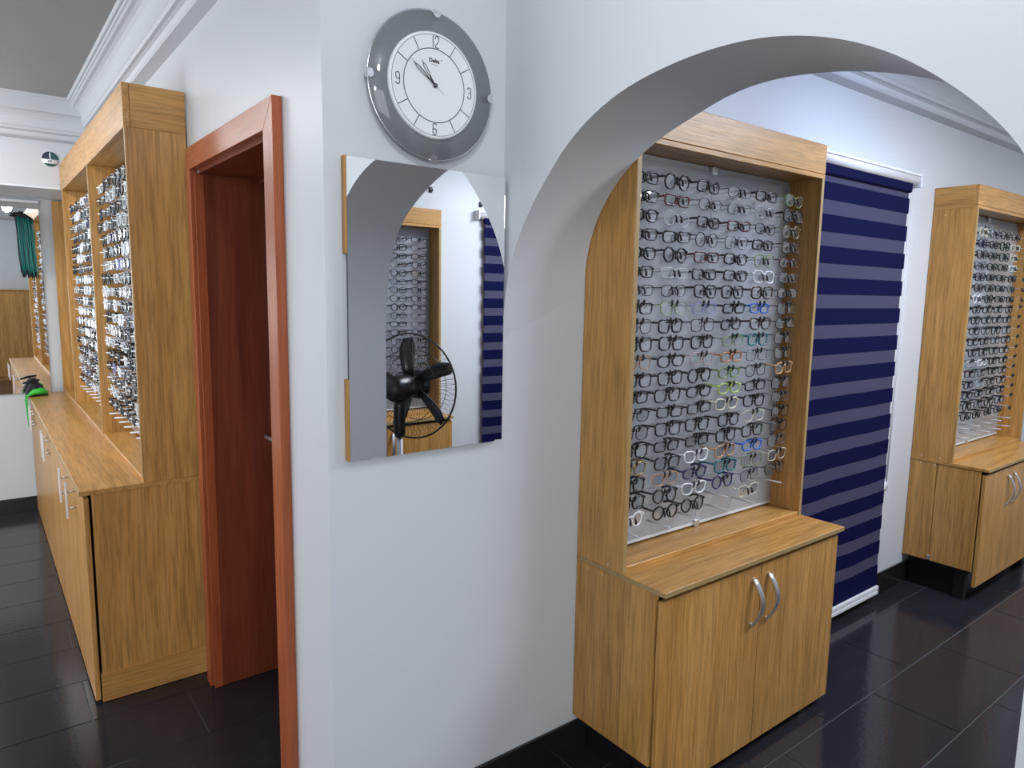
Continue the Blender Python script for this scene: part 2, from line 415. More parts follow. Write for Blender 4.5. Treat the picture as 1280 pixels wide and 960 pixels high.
# ------------------------------------------------------------------ eyeglasses
def outline(kind):
    pts = []
    for k in range(18):
        a = 2*PI*k/18; c, s = math.cos(a), math.sin(a)
        def sup(e): return (math.copysign(abs(c)**e, c), math.copysign(abs(s)**e, s))
        if kind == 'round': x, y = c*0.0235, s*0.0225
        elif kind == 'oval':
            x, y = sup(0.8); x *= 0.0255; y *= 0.0175
        elif kind == 'rectangular':
            x, y = sup(0.5); x *= 0.0262; y *= 0.0158
        elif kind == 'square':
            x, y = sup(0.6); x *= 0.0255; y *= 0.0205
            x *= 1+0.06*y/0.02
        else:   # cat-eye (x>0 is the outer side)
            x, y = sup(0.75); x *= 0.0258; y *= 0.0190
            y += 0.0055*max(0, x/0.0258)*(1 if y > 0 else 0.3); x *= 1+0.07*y/0.02
        pts.append((x, y))
    return pts
GM = {}
def glasses_meshes(kind, thick):
    key = (kind, thick)
    if key in GM: return GM[key]
    r = 0.0030 if thick else 0.0016
    o = outline(kind); cx = 0.0325
    fr = bmesh.new(); topy = max(y for _, y in o)
    for s in (-1, 1):
        tube(fr, [(s*(cx+x), 0.0022*((x/0.025)**2)*(1 if x > 0 else .3), y) for x, y in (o if s > 0 else o[::-1])], r, 5, True)
    by = topy*0.45
    tube(fr, [(-0.0105, 0.0005, by-0.002), (-0.005, -0.001, by+0.0022), (0.005, -0.001, by+0.0022), (0.0105, 0.0005, by-0.002)], r*1.15, 5)
    hx = cx+0.0262; hz = topy*0.55
    for s in (-1, 1):   # end pieces
        tube(fr, [(s*(hx-0.002), 0.002, hz), (s*(hx+0.005), 0.003, hz+0.0005), (s*(hx+0.0065), 0.008, hz)], r*1.25, 5)
    for s in (-1, 1):   # nose pads
        tube(fr, [(s*0.0095, 0.001, 0.000), (s*0.0075, 0.006, -0.004)], r*0.8, 4)
    ln = []
    for s in (-1, 1):
        b = bmesh.new(); P = [(s*(cx+x*0.97), y*0.97) for x, y in o]
        if s < 0: P = P[::-1]
        prism(b, P, -0.0004, 0.0004, Matrix.Translation((0, 0.001, 0)) @ Matrix.Rotation(PI/2, 4, 'X'))
        ln.append(b)
    tp = []
    for s in (-1, 1):
        b = bmesh.new(); x0 = s*(hx+0.0065)
        P = [(x0, 0.008, hz), (x0+s*0.0015, 0.030, hz-0.0005), (x0+s*0.0005, 0.052, hz-0.002), (x0-s*0.002, 0.066, hz-0.010)]
        tube(b, P, [r*1.3, r*1.2, r*1.4, r*1.6] if thick else [r, r*.9, r*1.1, r*1.7], 5)
        tp.append(b)
    allb = bmesh.new()
    for b in [fr]+tp+ln:
        me = bpy.data.meshes.new('t'); b.to_mesh(me); n0 = len(allb.faces); allb.from_mesh(me); bpy.data.meshes.remove(me)
        if b in ln:
            allb.faces.ensure_lookup_table()
            for f in list(allb.faces)[n0:]: f.material_index = 1
    res = dict(front=to_mesh('frame_front', fr, 'fr_black'), lens=[to_mesh('lens', b, 'lens') for b in ln],
               temple=[to_mesh('temple', b, 'fr_black') for b in tp], whole=to_mesh('eyeglasses', allb, ['fr_black', 'lens']))
    GM[key] = res
    return res
def setcol(o, c):
    o.material_slots[0].link = 'OBJECT'; o.material_slots[0].material = M['fr_'+c]
ORD = ['first', 'second', 'third', 'fourth', 'fifth', 'sixth', 'seventh', 'eighth', 'ninth', 'tenth', 'eleventh', 'twelfth', 'thirteenth',
       'fourteenth', 'fifteenth', 'sixteenth', 'seventeenth', 'eighteenth', 'nineteenth', 'twentieth']
def glasses(loc, rz, kind, thick, c, label, group, parts, tilt=(0, 0), temple_c=None):
    g = glasses_meshes(kind, thick)
    if parts:
        t = thing('eyeglasses', label, 'eyeglasses', loc, rz, group)
        t.rotation_euler = (tilt[0], tilt[1], rz)
        setcol(obj('frame_front', g['front'], t), c)
        for me in g['lens']: obj('lens', me, t)
        for me in g['temple']: setcol(obj('temple', me, t), temple_c or c)
    else:
        t = obj('eyeglasses', g['whole'], None, loc, (tilt[0], tilt[1], rz)); setcol(t, c); tag(t, label, 'eyeglasses', group)
    return t

# ------------------------------------------------------------------ display cabinets on the long walls
def handle_mesh():
    bm = bmesh.new()
    # arched strap handle: bows outwards (-y) and sideways
    P = []
    for k in range(11):
        t = k/10; P.append((0.012*math.sin(PI*t), -0.004-0.026*math.sin(PI*t), -0.08+0.16*t))
    secs = []
    for x, y, z in P:
        secs.append([bm.verts.new((x-0.0105, y, z)), bm.verts.new((x+0.0105, y, z)), bm.verts.new((x+0.0105, y-0.005, z)), bm.verts.new((x-0.0105, y-0.005, z))])
    for a, b in zip(secs, secs[1:]):
        for i in range(4):
            f = bm.faces.new((a[i], a[(i+1) % 4], b[(i+1) % 4], b[i])); f.smooth = i in (0, 2)
    bm.faces.new(secs[0]); bm.faces.new(secs[-1])
    for z in (-0.078, 0.078): box(bm, -0.006, 0.006, -0.006, 0.0, z-0.006, z+0.006)
    return to_mesh('handle', bm, 'satin')
HANDLE = handle_mesh()
def peg_mesh(up):
    """two wires from the panel carrying the nose bridge, with drop-shaped black rubber tips"""
    bm = bmesh.new()
    for s in (-1, 1):
        tube(bm, [(s*0.010, 0.0, 0.002), (s*0.0115, -0.086, 0.004)], 0.0009, 4)
        if up: P, R = [(s*0.0118, -0.082, 0.003), (s*0.0122, -0.086, 0.010), (s*0.0128, -0.087, 0.018), (s*0.0130, -0.087, 0.024)], [0.0020, 0.0030, 0.0043, 0.0026]
        else: P, R = [(s*0.0115, -0.082, 0.006), (s*0.0118, -0.087, 0.000), (s*0.0122, -0.089, -0.009), (s*0.0126, -0.089, -0.016)], [0.0022, 0.0028, 0.0040, 0.0026]
        tube(bm, P, R, 6, mi=1)
    return to_mesh('display_peg', bm, ['acrylic', 'rubber'])
PEG_UP, PEG_DOWN = peg_mesh(True), peg_mesh(False)
def bare_peg():
    bm = bmesh.new(); tube(bm, [(0, 0.0, 0.0), (0, -0.10, 0.002)], 0.0032, 6)
    return to_mesh('bare_peg', bm, 'acrylic')
BARE = bare_peg()

def cabinet(loc, rz, W, label, zt=2.106, zf=1.988, zc=0.704, zs=0.142, zd=0.034, split=0.505, over=(0.0, 0.012), side_split=None):
    t = thing('display_cabinet', label, 'cabinet', loc, rz)
    T = 0.018
    # base
    for x in (0, W-0.018):
        if side_split and x == 0:
            bx('side_panel', 'oak_z', t, x, x+T, -0.130, 0, zs, zc-0.016)
            bx('side_panel', 'oak_z', t, x+0.002, x+T, -0.335, -0.133, zs, zc-0.016)
        else:
            bx('side_panel', 'oak_z', t, x, x+T, -0.335, 0, zs, zc-0.016)
    bx('base_board', 'oak_x', t, T, W-T, -0.33, -0.002, zs, zs+T)
    bx('plinth', 'skirting', t, 0.06, W-0.06, -0.27, -0.012, 0.0, zs, 0.001)
    for x in (0.03, W-0.09):
        bx('foot', 'rubber', t, x, x+0.05, -0.30, -0.25, 0.0, zs, 0.002)
    for x0, x1, hx in ((0.004, split-0.0015, split-0.045), (split+0.0015, W-0.004, split+0.042)):
        d = bx('door', 'oak_z', t, x0, x1, -0.358, -0.3415, zd, zc-0.034, 0.0012)
        obj('handle', HANDLE, d, (hx, -0.358, zc-0.154))
    bm = bmesh.new(); box(bm, -over[0], W+over[1], -0.371, 0, zc-0.016, zc, 0.0015)
    ct = bobj('countertop', bm, 'oak_x', t)
    bx('edge_band', 'oak_edge', ct, -over[0]+.001, W+over[1]-.001, -0.3722, -0.3708, zc-0.0150, zc-0.001, 0)
    if not side_split:
        bx('edge_band', 'oak_edge', ct, -over[0]-.0006, -over[0]+.0004, -0.3708, -0.001, zc-0.0150, zc-0.001, 0)
    # upper case
    for x in (0, W-T):
        u = bx('upright', 'oak_z', t, x, x+T, -0.202, 0, zc, zf if x else zf-0.0)
        bx('edge_band', 'oak_edge', u, x+.001, x+T-.001, -0.2032, -0.2018, zc+.001, zf-.001, 0)
    bx('fascia', 'oak_x', t, 0, W, -0.204, -0.186, zf+0.0135, zt)
    bx('fascia_strip', 'oak_x', t, 0, W, -0.204, -0.186, zf-0.004, zf+0.0125)
    for x in (0, W-T): bx('top_return', 'oak_y', t, x, x+T, -0.186, 0, zf, zt)
    bx('top_board', 'oak_x', t, T, W-T, -0.186, 0, zf, zf+T)
    bx('shelf_board', 'oak_x', t, T, W-T, -0.200, -0.002, zc, zc+0.019)
    # back panel: two panes with clips
    xm = 0.505*W
    for x0, x1 in ((T+0.001, xm-0.0008), (xm+0.0008, W-T-0.001)):
        p = bx('display_panel', 'panel', t, x0, x1, -0.078, -0.070, zc+0.026, zf-0.018, 0.0008)
        bx('panel_edge', 'panel_edge', p, x0, x1, -0.0792, -0.0775, zc+0.026, zc+0.036, 0)
    bx('backing_rail', 'acrylic', t, T, W-T, -0.069, -0.05, zf-0.03, zf-0.002, 0)
    for z in (zc+0.020, zf-0.03):
        c = bx('panel_clip', 'satin', t, xm-0.012, xm+0.014, -0.088, -0.066, z, z+0.026, 0.001)
    for dx in (-0.024, 0.024):
        bm = bmesh.new(); lathe(bm, [(0, 0), (0.0055, 0), (0.0055, 0.003), (0.003, 0.005), (0, 0.005)], 10, Matrix.Translation((xm+dx, -0.078, zf-0.055)) @ Matrix.Rotation(PI/2, 4, 'X'))
        bobj('panel_screw', bm, 'rubber', t)
    for z, y in ((zc-0.03, -0.05), (zc-0.03, -0.12), (zc+0.012, -0.05), (zc+0.012, -0.14), (zf-0.03, -0.06)):
        bm = bmesh.new(); lathe(bm, [(0, 0), (0.005, 0), (0.005, 0.0008), (0, 0.0008)], 8, Matrix.Translation((0, y, z)) @ Matrix.Rotation(-PI/2, 4, 'Y'))
        bobj('screw_cap', bm, 'putty', t)
    return t

mid = cabinet((1.518, 1.605, 0), 0, 1.004, 'oak display cabinet with eyeglasses and arched door handles, beside the archway')
right = cabinet((3.968, 1.605, 0), 0, 1.004, 'oak display cabinet beyond the blue blind, at the right edge', zt=2.120, zf=2.008, zc=0.714, zs=0.168, zd=0.092,
                split=0.36, over=(0.002, 0.012), side_split=True)
opp = cabinet((2.585, YBR+0.002, 0), PI, 1.03, 'oak display cabinet on the opposite wall, seen only in the wall mirror')
bx('hinge', 'satin', right, -0.006, 0.0, -0.140, -0.124, 0.175, 0.20, 0.001)

# rows of eyeglasses: (colour, kind, thick) per place, top row first
KIND = {'r': 'round', 'o': 'oval', 'e': 'rectangular', 's': 'square', 'c': 'cat-eye'}
CC = dict(B='black', G='grey', S='silver', C='clear', R='dark red', Y='gold', N='green', W='white', K='brown', L='lavender', U='blue', M='maroon',
          O='orange', T='teal', I='lime', E='cream', A='tan', V='navy', P='purple', F='pale pink')
ROWS = ['Be+ Br+ Be+ Ge Be+ Nc', 'Be+ Re+ Go Ge Ss Bs+', 'Bo+ Cr Be+ Re+ Bo Yr', 'Be+ Be++ Br Gs Be+ Bs', 'Bo+ Br+ Re+ Bo+ Ns Ro',
        'Be+ Ce Be+ Be+ Ws+ Ge', 'Be Bo Bs+ Bs+ Ks+ Bo', 'Be+ Ns Lo Be+ Ue+ Ms', 'Bs Bs+ Bs Bo+ Mc+ Bo', 'Bs+ Bs+ Bs+ Ne Ts+ Bs',
        'Os Bo+ Fs Oe+ Gs Bs', 'Bs+ Bs+ Br+ No+ Bs As+', 'Be+ Bs+ Bo+ Io++ Be+ Bs', 'Bo Be+ Be+ Ec+ Bs+ Ge', 'Bs Bs+ Bs+ Bs+ Ec Bs',
        'Bs+ Be+ Be+ Bs+ Bs+ Bs', 'Ys+ Bs+ Wc++ As+ Uo+ Gs', 'Bs+ Ac Vo+ Ts+ Ns Es', 'Bs+ Br+ Wc++ Pr+ Gs Bs', 'Wr+ Br+ Br+ -- Es --']
XC = [1.600, 1.755, 1.910, 2.072, 2.230, 2.400]
for r, row in enumerate(ROWS):
    z = 1.898 - r*0.05535
    for c, code in enumerate(row.split()):
        x = XC[c] + rnd.uniform(-0.006, 0.006)
        lx, lz = x-1.518, z
        if code == '--':
            obj('bare_peg', BARE, mid, (lx, -0.078, lz)); continue
        col, kind, th = CC[code[0]], KIND[code[1]], '+' in code
        obj('display_peg', PEG_UP if 6 < r < 19 else PEG_DOWN, mid, (lx, -0.078, lz+0.003))
        lab = f'{col} {kind} eyeglasses, {ORD[r]} row from top, {ORD[c]} from left, middle cabinet beside archway'
        glasses((x, 1.448+rnd.uniform(-.004, .004), z), rnd.uniform(-0.06, 0.06), kind, th, col, lab, 'eyeglasses in the middle cabinet', True,
                (rnd.uniform(-0.03, 0.10), rnd.uniform(-0.03, 0.03)))
for c, x in enumerate(XC[:5]):
    obj('bare_peg', BARE, mid, (x-1.518+0.01, -0.078, 0.795))

def rcode(bias):
    col = rnd.choices(list(bias), list(bias.values()))[0]
    return col, rnd.choice(['rectangular', 'square', 'oval', 'round', 'cat-eye', 'rectangular']), rnd.random() < 0.6
BIAS_R = {'black': 14, 'grey': 3, 'brown': 2, 'white': 2, 'silver': 1, 'cream': 1, 'navy': 1, 'maroon': 1}
for r in range(18):
    z = 1.905 - r*0.0575
    for c in range(6):
        x = 4.055 + c*0.158 + rnd.uniform(-.006, .006)
        col, kind, th = rcode(BIAS_R); th = True
        obj('display_peg', PEG_UP if 6 < r < 17 else PEG_DOWN, right, (x-3.968, -0.078, z+0.003))
        if c > 4 or r > 17: continue
        lab = f'{col} {kind} eyeglasses, {ORD[r]} row from top, {ORD[c]} from left, right-hand cabinet'
        glasses((x, 1.448, z), rnd.uniform(-.06, .06), kind, th, col, lab, 'eyeglasses in the right-hand cabinet', False, (rnd.uniform(0, .08), rnd.uniform(-.03, .03)))
for r in range(2):
    for c in range(6): obj('bare_peg', BARE, right, (0.09+c*0.158, -0.078, 0.86-r*0.05))

def stuff_glasses(name, places, mats_bias, label):
    cols = list(mats_bias); bm = bmesh.new()
    for mtx in places:
        col, kind, th = rcode(mats_bias); me = glasses_meshes(kind, th)['whole'].copy()
        me.transform(mtx); n0 = len(bm.faces); bm.from_mesh(me); bpy.data.meshes.remove(me)
        ci = cols.index(col); bm.faces.ensure_lookup_table()
        for i in range(n0, len(bm.faces)):
            f = bm.faces[i]; f.material_index = len(cols) if f.material_index == 1 else ci
    me = to_mesh(name, bm, ['fr_'+c for c in cols]+['lens'], recalc=False)
    o = obj(name, me); tag(o, label, 'eyeglasses'); o['kind'] = 'stuff'
    return o
pl = []
for r in range(19):
    for c in range(6):
        pl.append(Matrix.Translation((1.64+c*0.16, YBR+0.157, 1.90-r*0.057)) @ Matrix.Rotation(PI+rnd.uniform(-.05, .05), 4, 'Z'))
stuff_glasses('eyeglasses_rows', pl, {'black': 8, 'grey': 2, 'navy': 1}, 'rows of dark eyeglasses in the opposite cabinet seen in the mirror')
bm = bmesh.new()
for r in range(19):
    for c in range(6):
        for s in (-1, 1): tube(bm, [(0.105+c*0.16+s*0.0085, -0.079, 1.903-r*0.057), (0.105+c*0.16+s*0.0085, -0.17, 1.905-r*0.057)], 0.0035, 5)
o = bobj('display_pegs', bm, 'rubber', opp); o['kind'] = 'stuff'

# ------------------------------------------------------------------ long cabinet in the corridor
def long_cabinet():
    Y0, Y1 = 2.865, 5.735
    t = thing('corridor_cabinet', 'long oak corridor cabinet with two bays of eyeglasses over a counter', 'cabinet', (WX-0.003, Y0, 0))
    X = lambda x: x-(WX-0.003); Y = lambda y: y-Y0
    zc = 0.820; xu = 0.467; zf = 2.112; zt = 2.262
    def b(name, mat, x0, x1, y0, y1, z0, z1, bev=0.0012, parent=None):
        return bx(name, mat, parent or t, X(x0), X(x1), Y(y0), Y(y1), z0, z1, bev)
    b('side_panel', 'oak_z', 0.296, WX-.004, Y0, Y0+0.018, 0.105, zc-0.017)
    pl_ = b('plinth_board', 'oak_x', 0.292, WX-.005, Y0-0.006, Y0+0.012, 0.002, 0.113)
    b('kick_board', 'oak_y', 0.310, 0.326, Y0+0.02, Y1, 0.0, 0.07)
    b('base_board', 'oak_y', 0.30, WX-.005, Y0+0.02, Y1, 0.07, 0.088)
    ct = b('countertop', 'oak_y', 0.259, WX-.004, Y0-0.004, Y1, zc-0.018, zc)
    b('edge_band', 'oak_edge', 0.2578, 0.2592, Y0-0.003, Y1-.001, zc-0.0165, zc-0.001, 0, ct)
    edges = [Y0-0.002, 3.32, 3.80, 4.28, 4.76, 5.24, Y1]
    for i, (a, c) in enumerate(zip(edges, edges[1:])):
        d = b('door', 'oak_z', 0.270, 0.287, a+0.0015, c-0.0015, 0.012, zc-0.030)
        if i in (0, 2, 4): hy = c-0.05 
        else: hy = a+0.05
        if i == 0: hy = 3.12
        bm = bmesh.new()
        box(bm, X(0.236), X(0.244), Y(hy-0.006), Y(hy+0.006), zc-0.165, zc-0.02, 0.001)
        for z in (zc-0.060, zc-0.125): tube(bm, [(X(0.243), Y(hy), z), (X(0.271), Y(hy), z)], 0.004, 6)
        bobj('handle', bm, 'satin', d)
    # upper case
    for y in (Y0, 3.870, 4.995):
        u = b('upright', 'oak_z', xu, WX-.004, y, y+0.018, zc, zf)
        b('edge_band', 'oak_edge', xu-0.0014, xu+0.0004, y+.001, y+.017, zc+.02, zf-.001, 0, u)
    b('end_panel', 'oak_z', xu, WX-.004, 5.715, 5.733, zc, 2.118)
    b('fascia', 'oak_y', xu-0.004, xu+0.018, Y0-0.002, 5.045, zf-0.002, zt)
    b('top_return', 'oak_x', xu+0.019, WX-.004, Y0-0.001, Y0+0.018, zf, zt)
    b('top_board', 'oak_y', xu+0.018, WX-.004, Y0+0.02, 5.04, zf, zf+0.018)
    b('shelf_board', 'oak_y', xu, WX-.005, Y0+0.018, 5.714, zc, zc+0.020)
    for y0, y1 in ((Y0+0.02, 3.868), (3.890, 4.993)):
        b('display_panel', 'panel_left', 0.590, 0.597, y0, y1, zc+0.03, zf-0.02, 0.0006)
    return t, X, Y
lcab, LX, LY = long_cabinet()

BIAS_L = {'black': 18, 'silver': 6, 'clear': 4, 'white': 6, 'grey': 3, 'navy': 1, 'lavender': 1}
rest = []; pegs = bmesh.new(); cnt = 0
for bay, (y0, ys, nc) in enumerate(((2.968, 0.136, 7), (3.975, 0.135, 8))):
    for r in range(19):
        z = 1.995 - r*0.0585
        for c in range(nc):
            y = y0 + c*ys + rnd.uniform(-.006, .006); x = 0.503+rnd.uniform(-.006, .004)
            for s in (-1, 1):
                tube(pegs, [(LX(0.590), LY(y+s*0.009), z+0.003), (LX(0.488), LY(y+s*0.009), z+0.005)], 0.0019, 4)
            if r > 17: continue
            if bay == 0 and c < 5:
                col, kind, th = rcode(BIAS_L); th = True
                lab = f'{col} {kind} eyeglasses, {ORD[r]} row from top, {ORD[c]} from doorway end, near bay of corridor cabinet'
                glasses((x, y, z), -PI/2+rnd.uniform(-.1, .1), kind, th, col, lab, 'eyeglasses in the near corridor bay', False, (rnd.uniform(0, .1), rnd.uniform(-.04, .04))).scale = (1.12,)*3
            else:
                rest.append(Matrix.Translation((x, y, z)) @ Matrix.Scale(1.12, 4) @ Matrix.Rotation(-PI/2+rnd.uniform(-.1, .1), 4, 'Z'))
o = bobj('display_pegs', pegs, 'acrylic_white', lcab); o['kind'] = 'stuff'
stuff_glasses('eyeglasses_rows', rest, BIAS_L, 'rows of small silver and dark eyeglasses in the far corridor bay')

# ------------------------------------------------------------------ doorway
dr = struct(obj('door_1', None, None, (WX, DY0, 0)), 'red brown mahogany doorway with a deep frame and closed door', 'door')
def dbx(name, mat, x0, x1, y0, y1, z0, z1, bev=0.002, parent=None): return bx(name, mat, parent or dr, x0-WX, x1-WX, y0-DY0, y1-DY0, z0, z1, bev)
PM = Matrix(((0, 0, 1, 0), (1, 0, 0, 0), (0, 1, 0, 0), (0, 0, 0, 1)))     # outline in (y, z), thickness along x
for mat, P in (('mahog_trim_z', [(1.868, .001), (1.943, .001), (1.943, 1.9695), (1.868, 2.0465)]),
               ('mahog_trim_z', [(2.737, .001), (2.790, .001), (2.790, 2.0465), (2.737, 1.9695)]),
               ('mahog_trim_y', [(1.8685, 2.047), (1.9435, 1.970), (2.7365, 1.970), (2.7895, 2.047)])):
    bm = bmesh.new(); prism(bm, [(y-DY0, z) for y, z in P], 0.645-WX, 0, PM)
    bmesh.ops.bevel(bm, geom=list(bm.edges), offset=0.0012, segments=1, affect='EDGES', profile=0.5)
    bobj('architrave', bm, mat, dr)
dbx('jamb', 'mahog_z', WX-.001, 0.938, 1.944, 1.962, 0.001, 1.960, 0.001)
dbx('jamb', 'mahog_z', WX-.001, 0.938, 2.718, 2.736, 0.001, 1.960, 0.001)
dbx('jamb', 'mahog_z', WX-.001, 0.938, 1.962, 2.718, 1.956, 1.974, 0.001)
dbx('jamb_lip', 'mahog_trim_z', WX-.018, 0.686, 2.7125, 2.7175, 0.001, 1.950, 0.001)
dbx('door_stop', 'mahog_z', 0.885, 0.905, 1.9625, 1.976, 0.001, 1.955, 0.001)
dbx('door_stop', 'mahog_z', 0.885, 0.905, 1.9765, 2.7175, 1.943, 1.955, 0.001)
leaf = dbx('door_leaf', 'mahog_z', 0.908, 0.946, 1.965, 2.712, 0.010, 1.950, 0.002)
bm = bmesh.new()
tube(bm, [(0.908-WX, 2.575-DY0, 0.985), (0.878-WX, 2.575-DY0, 0.985), (0.871-WX, 2.590-DY0, 0.985), (0.871-WX, 2.688-DY0, 0.983)], [0.010, 0.009, 0.009, 0.008], 8)
box(bm, 0.902-WX, 0.909-WX, 2.557-DY0, 2.593-DY0, 0.86, 1.04, 0.002)
bobj('door_handle', bm, 'satin', leaf)

# ------------------------------------------------------------------ window and zebra blind
win = struct(obj('window_1', None, None, (2.66, WY, 0)), 'tall dark window behind the blue striped blind', 'window')
for x0, x1, z0, z1 in ((0, 0.06, 0.13, 2.05), (0.90, 0.96, 0.13, 2.05), (0.0601, 0.8999, 0.13, 0.19), (0.0601, 0.8999, 1.99, 2.05)):
    bx('window_frame', 'frame_white', win, x0, x1, -0.015, -0.001, z0, z1)
bx('pane', 'window_glass', win, 0.061, 0.899, -0.008, -0.002, 0.191, 1.989, 0)

def blind(loc, rz, W, label, top=2.03, nb=15, chain=True):
    t = thing('striped_roller_blind', label, 'blind', loc, rz)
    bm = bmesh.new()
    lathe(bm, [(0, 0), (0.026, 0), (0.026, W+0.07), (0, W+0.07)], 16, Matrix.Translation((-0.02, -0.036, top+0.090)) @ Matrix.Rotation(PI/2, 4, 'Y'))
    box(bm, -0.03, W+0.06, -0.062, -0.001, top+0.106, top+0.118, 0.002)
    bobj('head_rail', bm, 'blind_white', t)
    bx('fabric_roll', 'navy', t, 0, W, -0.052, -0.028, top+0.026, top+0.074, 0.006)
    for x in (-0.035, W+0.052): bx('bracket', 'frame_white', t, x, x+0.012, -0.064, 0, top+0.055, top+0.122, 0.002)
    P = 0.1307; zs = top
    rows = [('sheer_band', 'sheer', top+0.027, top)]
    for i in range(nb):
        z0 = top-i*P
        rows.append(('fabric_band', 'navy', z0, z0-0.0715)); rows.append(('sheer_band', 'sheer', z0-0.0715, z0-P))
    rows = [r for r in rows if r[3] > 0.07]
    last = rows[-1]; rows.append(('fabric_band', 'navy', last[3], 0.088))
    def dzf(x, z):
        k = max(0, (1.35-z)/1.35)
        return 0.004*k*(math.sin(x*13+0.9+z*0.5)+0.5*math.sin(x*23+z*6))*min(1, (z-0.088)/0.15 if z < 0.24 else 1)
    for name, mat, z0, z1 in rows:
        bm = bmesh.new(); nx = 16; e = 0.0 if mat == 'navy' else (0.012 if z1 > 0.9 else 0.004)
        g = []
        for yy in (-0.040, -0.0392):
            for zz in (z0, z1):
                g.append([bm.verts.new((e*0+(W-e)*k/nx, yy+(0.0 if mat == 'navy' else 0.001), zz+dzf(W*k/nx, zz))) for k in range(nx+1)])
        for k in range(nx):
            for a, b in ((0, 1), (3, 2), (2, 0), (1, 3)):
                bm.faces.new((g[a][k], g[b][k], g[b][k+1], g[a][k+1]))
        for k in (0, nx): bm.faces.new((g[0][k], g[1][k], g[3][k], g[2][k]))
        bobj(name, bm, mat, t)
    bm = bmesh.new(); box(bm, -0.004, W+0.004, -0.052, -0.028, 0.044, 0.062, 0.002); box(bm, -0.004, W+0.004, -0.050, -0.030, 0.062, 0.067); box(bm, -0.004, W+0.004, -0.052, -0.028, 0.067, 0.088, 0.002)
    bobj('bottom_rail', bm, 'blind_white', t)
    if not chain: return t
    bm = bmesh.new()
    for dx in (0, 0.022): tube(bm, [(W+0.035+dx, -0.03, top+0.06), (W+0.045+dx*0.7, -0.025, 1.3), (W+0.050+dx*0.4, -0.022, 0.62)], 0.0018, 5)
    bobj('bead_chain', bm, 'frame_white', t)
    bm = bmesh.new(); lathe(bm, [(0, -0.006), (0.026, -0.006), (0.029, 0), (0.026, 0.006), (0, 0.006)], 16, Matrix.Translation((W+0.054, -0.016, 0.600)) @ Matrix.Rotation(PI/2, 4, 'X'))
    bobj('chain_weight', bm, 'acrylic_white', t)
    return t
blind((2.62, WY-0.001, 0), 0, 0.978, 'blue and grey striped zebra blind hanging beside the middle display cabinet')
blind((4.02, YBR+0.001, 0), PI, 0.96, 'blue striped zebra blind on the opposite wall, seen in the wall mirror', chain=False)

